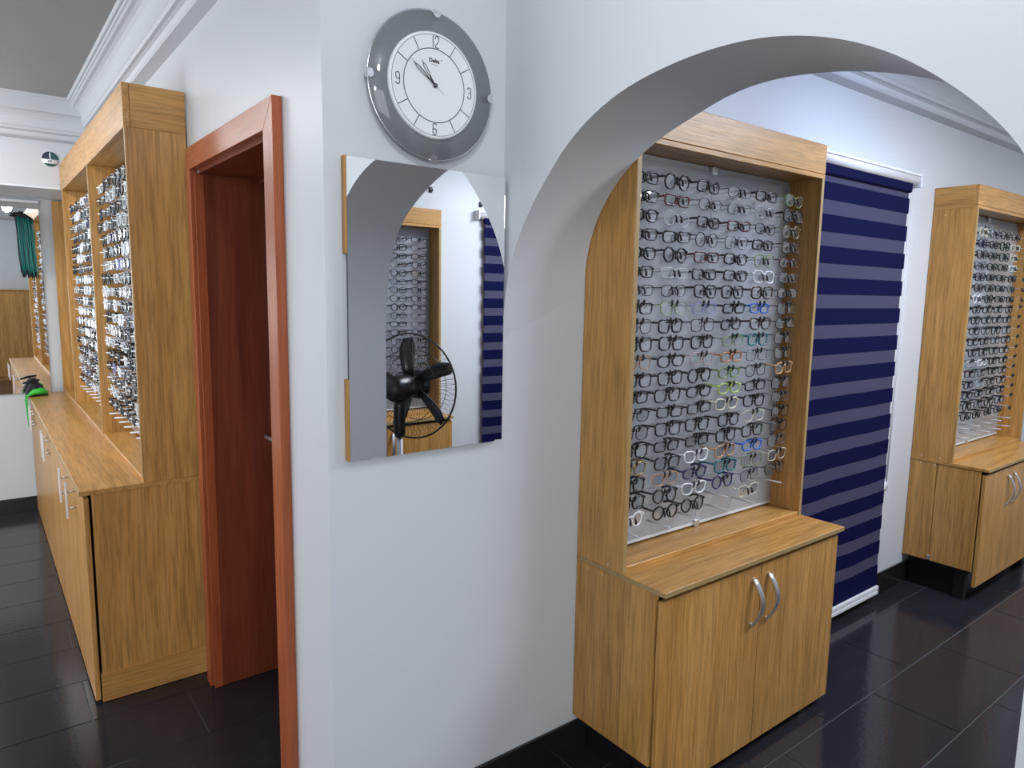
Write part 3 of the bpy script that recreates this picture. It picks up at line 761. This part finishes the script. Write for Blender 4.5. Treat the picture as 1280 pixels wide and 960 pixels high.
# ------------------------------------------------------------------ wall clock
def clock():
    R = 0.178; cx, cz = 0.955, 2.062
    t = thing('wall_clock', 'round wall clock with smoked glass rim and white dial above the mirror', 'clock', (cx, WY, cz))
    RX = Matrix.Rotation(PI/2, 4, 'X')     # local z of the lathe -> -y of the room
    at = lambda d: Matrix.Translation((0, -d, 0)) @ RX
    bm = bmesh.new(); lathe(bm, [(0, 0), (0.095, 0), (0.095, 0.018), (0, 0.018)], 40, at(0.0)); bobj('movement_case', bm, 'ink_grey', t)
    bm = bmesh.new(); lathe(bm, [(0.09, 0), (R, 0), (R+0.001, 0.0025), (R, 0.005), (0.09, 0.005)], 72, at(0.020)); bobj('glass_disc', bm, 'smoked', t)
    bm = bmesh.new(); tube(bm, [((R+0.001)*math.cos(2*PI*k/72), -0.0225, (R+0.001)*math.sin(2*PI*k/72)) for k in range(72)], 0.0022, 6, True); bobj('rim', bm, 'chrome', t)
    bm = bmesh.new(); lathe(bm, [(0, 0), (0.127, 0), (0.1285, 0.004), (0.127, 0.010), (0.124, 0.0115), (0.121, 0.0105), (0, 0.0105)], 72, at(0.0215)); dial = bobj('dial', bm, 'dial', t)
    F = 0.0215+0.0107
    def ring(name, r, wd, mat):
        bm = bmesh.new(); lathe(bm, [(r-wd, 0), (r-wd, 0.0006), (r+wd, 0.0006), (r+wd, 0)], 72, at(F)); bobj(name, bm, mat, dial)
    ring('minute_ring', 0.088, 0.0009, 'ink'); ring('outer_ring', 0.1205, 0.0005, 'ink_grey')
    for k in range(12):
        if k % 3 == 0: continue
        a = k*PI/6; bm = bmesh.new()
        box(bm, -0.0009, 0.0009, -0.0006, 0, 0.0895, 0.1195); bmesh.ops.rotate(bm, verts=bm.verts, cent=(0, 0, 0), matrix=Matrix.Rotation(a, 3, 'Y'))
        bobj('hour_mark', bm, 'ink', dial, (0, -F, 0))
    # slim numerals drawn as strokes in a unit box (x 0..1, y 0..1)
    D = {'1': [[(0.5, 0), (0.5, 1)]],
         '2': [[(0, 0.78), (0.05, 0.93), (0.3, 1), (0.7, 1), (0.95, 0.93), (1, 0.75), (0.9, 0.58), (0, 0.12), (0, 0), (1, 0)]],
         '3': [[(0, 0.82), (0.05, 0.95), (0.3, 1), (0.75, 1), (1, 0.9), (1, 0.65), (0.75, 0.52), (0.35, 0.52)], [(0.75, 0.52), (1, 0.4), (1, 0.12), (0.75, 0), (0.3, 0), (0.05, 0.05), (0, 0.18)]],
         '6': [[(1, 0.85), (0.9, 0.97), (0.7, 1), (0.3, 1), (0.05, 0.93), (0, 0.8), (0, 0.12), (0.2, 0), (0.8, 0), (1, 0.12), (1, 0.42), (0.8, 0.53), (0.2, 0.53), (0, 0.42)]]}
    D['9'] = [[(1-x, 1-y) for x, y in D['6'][0]]]
    def num(s, px, pz, wd=0.0100, h=0.027):
        bm = bmesh.new(); n_ = len(s); gap = 0.0035; tot = wd*n_+gap*(n_-1)
        for i, ch in enumerate(s):
            x0 = px-tot/2+i*(wd+gap) + (0.002 if ch == '1' else 0)
            for st in D[ch]:
                P = [(x0+x*wd, pz-h/2+y*h) for x, y in st]
                for (xa, za), (xb, zb) in zip(P, P[1:]):
                    d = Vector((xb-xa, zb-za)); l = d.length; d /= l; q = Vector((-d.y, d.x))*0.0009
                    e = d*0.0006
                    prism(bm, [(xa-e.x+q.x, za-e.y+q.y), (xa-e.x-q.x, za-e.y-q.y), (xb+e.x-q.x, zb+e.y-q.y), (xb+e.x+q.x, zb+e.y+q.y)], 0, 0.0007, at(F))
        bobj('numeral', bm, 'ink', dial)
    num('12', 0.0, 0.1045); num('3', 0.104, 0); num('6', 0, -0.1045); num('9', -0.104, 0)
    text_mesh('Delta', 0.0135, 'maker_name', 'ink', dial, (-0.0165, -F-0.0003, 0.055), bold=0.0004)
    bm = bmesh.new(); lathe(bm, [(0.0012, 0), (0.0012, 0.0005), (0.0019, 0.0005), (0.0019, 0)], 12, Matrix.Translation((0.0195, 0, 0.0635)) @ at(F)); box(bm, -0.010, 0.008, -F-0.0005, -F, 0.0495, 0.0503)
    bobj('maker_mark', bm, 'ink_grey', dial)
    def hand(name, ang, length, wdt, d):
        bm = bmesh.new()
        tube(bm, [(0, -d, -0.002), (0, -d, length*0.36)], wdt*0.9, 4)
        for s in (-1, 1): tube(bm, [(0, -d, length*0.34), (s*wdt*1.5, -d, length*0.48), (s*wdt*1.7, -d, length*0.80), (0, -d, length*0.90)], wdt*0.42, 4)
        tube(bm, [(0, -d, length*0.88), (0, -d, length)], wdt*0.4, 4)
        o = bobj(name, bm, 'ink', t); o.rotation_euler = (0, math.radians(ang), 0)
    hand('minute_hand', -54.3, 0.079, 0.0020, F+0.005); hand('hour_hand', -35.2, 0.066, 0.0020, F+0.003)
    bm = bmesh.new(); tube(bm, [(0, -F-0.0065, -0.030), (0, -F-0.0065, 0.092)], 0.0004, 4); o = bobj('second_hand', bm, 'ink_grey', t); o.rotation_euler = (0, math.radians(-53.2), 0)
    bm = bmesh.new(); lathe(bm, [(0, 0), (0.0055, 0), (0.0055, 0.004), (0.003, 0.0065), (0, 0.007)], 16, at(F+0.002)); bobj('centre_cap', bm, 'ink_grey', t)
    for a in (3, 90, 180, 270):
        bm = bmesh.new()
        pts = [(0.011*math.cos(b), 0.011*math.sin(b)) for b in np.linspace(PI, 2*PI, 12)]
        prism(bm, pts, 0, 0.003, Matrix.Translation((0, -0.0255, R-0.002)) @ RX)
        box(bm, -0.010, 0.010, -0.0285, -0.015, R-0.002, R+0.005, 0.001)
        bmesh.ops.rotate(bm, verts=bm.verts, cent=(0, 0, 0), matrix=Matrix.Rotation(math.radians(a), 3, 'Y'))
        bobj('clip', bm, 'chrome', t)
    return t

def text_mesh(s, size, name, mat, parent, loc, rot=(PI/2, 0, 0), bold=0.0, extrude=0.0003):
    cu = bpy.data.curves.new(name, 'FONT'); cu.body = s; cu.size = size; cu.extrude = extrude; cu.offset = bold; cu.resolution_u = 3
    o = bpy.data.objects.new(name, cu); COL.objects.link(o)
    bpy.context.view_layer.update()
    me = bpy.data.meshes.new_from_object(o.evaluated_get(bpy.context.evaluated_depsgraph_get()))
    me.name = name; bpy.data.objects.remove(o); me.materials.clear(); me.materials.append(M[mat])
    return obj(name, me, parent, loc, rot)
clock()

# ------------------------------------------------------------------ wall mirror
def mirror():
    t = thing('wall_mirror', 'frameless rectangular wall mirror with wooden backing strips below the clock', 'mirror', (0.955, WY, 1.128))
    x0, x1, h = -0.2345, 0.2345, 0.737
    # glass with a few chips along the lower edge
    bot = [(x0, 0.0), (x0+0.012, 0.0), (x0+0.015, 0.004), (x0+0.024, 0.003), (x0+0.028, 0), (x0+0.055, 0), (x0+0.062, 0.005), (x0+0.078, 0.004), (x0+0.084, 0),
           (0.10, 0), (0.108, 0.0025), (0.135, 0.002), (0.14, 0), (0.205, 0), (0.212, 0.004), (x1, 0.003)]
    poly = bot + [(x1, h), (x0, h)]
    bm = bmesh.new(); prism(bm, poly, 0, 0.004, Matrix.Translation((0, -0.016, 0)) @ Matrix.Rotation(PI/2, 4, 'X'))
    for f in bm.faces: f.material_index = 0 if abs(f.normal.y) > 0.9 else 1
    bmesh.ops.recalc_face_normals(bm, faces=bm.faces)
    for f in bm.faces: f.material_index = 0 if abs(f.normal.y) > 0.9 else 1
    g = bobj('mirror_glass', bm, ['mirror', 'mirror_edge'], t)
    bx('backing_board', 'mirror_edge', t, x0+0.006, x1-0.004, -0.0155, 0, 0.012, h-0.004, 0)
    bx('backing_strip', 'oak_z', t, x0-0.005, x0+0.0055, -0.0190, 0, 0.000, 0.205)
    bx('backing_strip', 'oak_z', t, x0-0.005, x0+0.0055, -0.0190, 0, 0.510, h+0.002)
    bx('corner_clip', 'chrome', t, x1-0.001, x1+0.003, -0.021, 0, 0.60, 0.69, 0.0005)
    return t
mirror()

# ------------------------------------------------------------------ corridor end: large mirror, sign, cord bundles
t = thing('large_mirror', 'large frameless mirror on the corridor end wall', 'mirror', (-0.3, YF, 0.822))
bx('mirror_glass', 'mirror', t, -0.75, 0.695, -0.012, -0.006, 0.0, 1.272, 0.0005)
bx('backing_board', 'mirror_edge', t, -0.745, 0.690, -0.006, 0, 0.003, 1.269, 0)
bx('top_strip', 'satin', t, -0.75, 0.697, -0.016, 0, 1.2725, 1.290, 0.001)

def sign():
    t = thing('round_sign', 'small round green and white sign with numeral one on the white bulkhead', 'sign', (0.4225, 5.05, 2.2915))
    R = 0.0435; RX = Matrix.Rotation(PI/2, 4, 'X')
    bm = bmesh.new(); lathe(bm, [(0, 0), (R, 0), (R, 0.003), (0, 0.003)], 40, RX); bobj('disc', bm, 'white', t)
    def seg(name, z0, z1, mat, a=-1, b=1, n=16):
        P = []
        for k in range(n+1):
            z = z0+(z1-z0)*k/n; hw = math.sqrt(max(0, (R*.985)**2-z*z)); P.append((b*hw if b > 0 else b*hw, z))
        Q = []
        for k in range(n+1):
            z = z1+(z0-z1)*k/n; hw = math.sqrt(max(0, (R*.985)**2-z*z)); Q.append((a*hw, z))
        bm = bmesh.new(); prism(bm, P+Q, 0.003, 0.0036, RX)
        bobj(name, bm, mat, t)
    seg('navy_field', -0.001, R*0.97, 'sign_navy', -1, -0.06)
    seg('green_field', -0.001, R*0.97, 'sign_green', 0.06, 1)
    seg('lower_band', -R*0.97, -0.026, 'sign_green')
    text_mesh('1', 0.040, 'numeral', 'white', t, (-0.011, -0.0042, 0.006), bold=0.0012)
    text_mesh('DP', 0.016, 'lettering', 'sign_navy', t, (-0.0125, -0.0036, -0.0175), bold=0.0003)
sign()

def cord_bundle():
    t = thing('teal_cord_bundle', 'bundle of teal eyeglass cords hanging from a black holder before the large mirror', 'cords', (0.295, 5.66, 1.99))
    bm = bmesh.new()
    tube(bm, [(-0.062, -0.01, 0.020), (-0.03, 0, 0.022), (0.01, 0, 0.014), (0.050, 0, -0.010), (0.062, 0, -0.03)], [0.004, 0.011, 0.015, 0.012, 0.005], 8)
    tube(bm, [(0.0, 0.0, 0.015), (0.005, 0.03, 0.034), (0.0, 0.075, 0.030)], 0.004, 6)
    box(bm, -0.012, 0.012, 0.068, 0.0775, 0.015, 0.045, 0.001)
    bobj('holder', bm, 'net', t)
    for k in range(16):
        x = -0.030+0.0056*k; y = rnd.uniform(-0.012, 0.012); l = 0.355+rnd.uniform(-.015, .02)
        bm = bmesh.new(); P = []
        for j in range(9):
            s = j/8; P.append((x+0.012*s+0.002*math.sin(7*s+k*1.7), y+0.002*math.cos(6*s+k), 0.008-0.018*max(0, (x)/0.05)-l*s))
        tube(bm, P, 0.0038, 5)
        c = bobj('cord', bm, 'teal_cord' if k % 4 else 'teal_cord_dark', t)
        bm = bmesh.new(); tube(bm, [P[-1], (P[-1][0], P[-1][1], P[-1][2]-0.022)], [0.0042, 0.003], 5); bobj('cord_tip', bm, 'net', c)
cord_bundle()

def cord_heap():
    t = thing('green_cord_heap', 'green cords and black netting draped over the counter end by the mirror', 'cords', (0.305, 5.62, 0.820))
    bm = bmesh.new()
    # crumpled black net: a lumpy low sheet with thickness
    nx, ny = 12, 8; G = []
    for s in (1, 0):
        for i in range(nx+1):
            for j in range(ny+1):
                u, v = i/nx*2-1, j/ny*2-1
                hgt = 0.095*max(0, 1-0.9*abs(u+0.1)**1.6)*max(0, 1-0.75*v*v)+0.008*math.sin(9*u+5*v)
                G.append(bm.verts.new((0.062*u, 0.06*v, max(0.001, hgt if s else 0.0)*(1 if s else 0)+(0.0025 if s else 0.0005))))
    idx = lambda s, i, j: G[s*(nx+1)*(ny+1)+i*(ny+1)+j]
    for i in range(nx):
        for j in range(ny):
            f = bm.faces.new((idx(0, i, j), idx(0, i+1, j), idx(0, i+1, j+1), idx(0, i, j+1))); f.smooth = True
            bm.faces.new((idx(1, i, j), idx(1, i, j+1), idx(1, i+1, j+1), idx(1, i+1, j)))
    for i in range(nx):
        for j in (0, ny): bm.faces.new((idx(0, i, j), idx(0, i+1, j), idx(1, i+1, j), idx(1, i, j)))
    for j in range(ny):
        for i in (0, nx): bm.faces.new((idx(0, i, j), idx(0, i, j+1), idx(1, i, j+1), idx(1, i, j)))
    bobj('netting', bm, 'net', t)
    bm = bmesh.new(); tube(bm, [(-0.075, -0.02, 0.085), (-0.03, -0.02, 0.098), (0.02, -0.02, 0.105)], [0.006, 0.010, 0.006], 6); bobj('net_strap', bm, 'net', t)
    bm = bmesh.new()
    tube(bm, [(0.055, -0.055, 0.022), (0.02, -0.072, 0.036), (-0.02, -0.075, 0.030), (-0.052, -0.072, 0.010)], [0.012, 0.022, 0.018, 0.007], 8)
    bobj('green_cloth', bm, 'green_bright', t)
    for k in range(7):
        bm = bmesh.new(); x = -0.056-0.0035*(k % 3); y = -0.085+0.012*k
        P = [(x+0.02, y, 0.012), (x, y, 0.008), (x-0.004, y, -0.03), (x-0.003+0.002*k, y-0.004, -0.13), (x+0.005*k-0.004, y+0.003, -0.19-0.006*(k % 4))]
        P = [(min(p[0], -0.052) if p[2] < 0.005 else p[0], p[1], p[2]) for p in P]
        tube(bm, P, 0.0035, 5); bobj('cord', bm, 'green_cord' if k % 2 else 'green_bright', t)
cord_heap()

# ------------------------------------------------------------------ pedestal fan (seen in the wall mirror)
def fan(loc, axis_deg, zc):
    t = thing('pedestal_fan', 'black pedestal fan with a wire cage, seen in the wall mirror', 'fan', (loc[0], loc[1], 0), math.radians(axis_deg))
    # local: blows along +x
    bm = bmesh.new(); lathe(bm, [(0, 0), (0.20, 0), (0.20, 0.02), (0.06, 0.045), (0.03, 0.07), (0, 0.07)], 32); bobj('base', bm, 'fan_black', t)
    bm = bmesh.new(); lathe(bm, [(0.016, 0.05), (0.016, zc-0.24), (0, zc-0.24)], 14); bobj('pole', bm, 'satin', t)
    bm = bmesh.new(); lathe(bm, [(0, 0), (0.024, 0), (0.030, 0.02), (0.030, 0.16), (0.022, 0.20), (0, 0.21)], 16, Matrix.Translation((0, 0, zc-0.25))); bobj('neck', bm, 'fan_black', t)
    RY = Matrix.Rotation(PI/2, 4, 'Y')
    bm = bmesh.new(); lathe(bm, [(0, -0.10), (0.045, -0.09), (0.065, -0.05), (0.070, 0.02), (0.062, 0.07), (0.03, 0.085), (0, 0.085)], 24, Matrix.Translation((0.0, 0, zc)) @ RY); bobj('motor_housing', bm, 'fan_black', t)
    bm = bmesh.new(); lathe(bm, [(0, 0.085), (0.05, 0.09), (0.05, 0.14), (0.03, 0.15), (0, 0.15)], 20, Matrix.Translation((0, 0, zc)) @ RY); hub = bobj('hub', bm, 'fan_black', t)
    for k in range(5):
        bm = bmesh.new(); top = []
        secs = [(0.045, 0.024, 0.5), (0.10, 0.034, 0.55), (0.16, 0.042, 0.5), (0.215, 0.042, 0.42), (0.250, 0.026, 0.36)]
        rows = []
        for r_, hw, tw in secs:
            cx_ = 0.040*((r_-0.045)/0.17)**1.6
            rr = []
            for u in (-1, -.5, 0, .5, 1):
                yy = u*hw+cx_; xx = 0.115+yy*math.sin(tw)*0.8+0.006*(1-u*u)
                rr.append((xx, yy*math.cos(tw), math.sqrt(max(r_*r_-yy*yy*0.3, 0.001))))
            rows.append(rr)
        V1 = [[bm.verts.new(p) for p in rr] for rr in rows]; V2 = [[bm.verts.new((p[0]+0.003, p[1], p[2])) for p in rr] for rr in rows]
        for i in range(4):
            for j in range(4):
                for V in (V1, V2):
                    f = bm.faces.new((V[i][j], V[i+1][j], V[i+1][j+1], V[i][j+1])); f.smooth = True
        loop1 = V1[0]+[V1[i][4] for i in range(1, 5)]+V1[4][3::-1]+[V1[i][0] for i in (3, 2, 1)]
        loop2 = V2[0]+[V2[i][4] for i in range(1, 5)]+V2[4][3::-1]+[V2[i][0] for i in (3, 2, 1)]
        m_ = len(loop1)
        for i in range(m_): bm.faces.new((loop1[i], loop1[(i+1) % m_], loop2[(i+1) % m_], loop2[i]))
        b = bobj('blade', bm, 'fan_black', t); b.location = (0, 0, zc); b.rotation_euler = (math.radians(20+72*k), 0, 0)
    R = 0.275
    for nm, x0, x1 in (('rear_grille', 0.10, 0.035), ('front_grille', 0.10, 0.175)):
        bm = bmesh.new()
        for k in range(60):
            a = 2*PI*k/60; P = []
            for j in range(7):
                s = j/6; r_ = 0.075+(R-0.075)*s; x = x1+(x0-x1)*s**2.2
                P.append((x, r_*math.cos(a), zc+r_*math.sin(a)))
            tube(bm, P, 0.0009, 3, cap=False)
        for s in (0.0, 0.55):
            r_ = 0.075+(R-0.075)*s; x = x1+(x0-x1)*s**2.2
            tube(bm, [(x, r_*math.cos(2*PI*k/36), zc+r_*math.sin(2*PI*k/36)) for k in range(36)], 0.0018, 4, True)
        if nm == 'front_grille': lathe(bm, [(0, 0.176), (0.076, 0.176), (0.076, 0.172), (0, 0.172)], 20, Matrix.Translation((0, 0, zc)) @ RY)
        o = bobj(nm, bm, 'fan_black', t)
    bm = bmesh.new(); tube(bm, [(0.10, R*math.cos(2*PI*k/48), zc+R*math.sin(2*PI*k/48)) for k in range(48)], 0.005, 6, True); bobj('cage_ring', bm, 'fan_black', t)
fan((1.70, 0.03), -27, 1.06)

# small black hooks on the opposite wall (in the mirror)
for x, z, lab in ((2.62, 2.265, 'small black wall hook above the opposite cabinet in the mirror'), (3.05, 2.20, 'small black wall hook over the opposite blind in the mirror')):
    bm = bmesh.new(); box(bm, x-0.012, x+0.012, YBR+0.0005, YBR+0.012, z-0.02, z+0.02, 0.003); tube(bm, [(x, YBR+0.01, z-0.008), (x, YBR+0.03, z-0.012), (x, YBR+0.034, z+0.004)], 0.004, 6)
    o = bobj('wall_hook', bm, 'rubber'); tag(o, lab, 'hook')

# cupboard and blind on the wall behind the camera (seen in the corridor mirror)
t = thing('tall_cupboard', 'tall oak cupboard behind the camera, seen in the corridor mirror', 'cupboard', (0.2, YB, 0))
bx('carcass', 'oak_z', t, 0, 0.98, 0.001, 0.38, 0.0, 1.46)
for x0, x1 in ((0.004, 0.487), (0.491, 0.976)): bx('door', 'oak_z', t, x0, x1, 0.381, 0.398, 0.06, 1.45)
bx('top_board', 'oak_x', t, -0.01, 0.99, 0.001, 0.41, 1.461, 1.48)
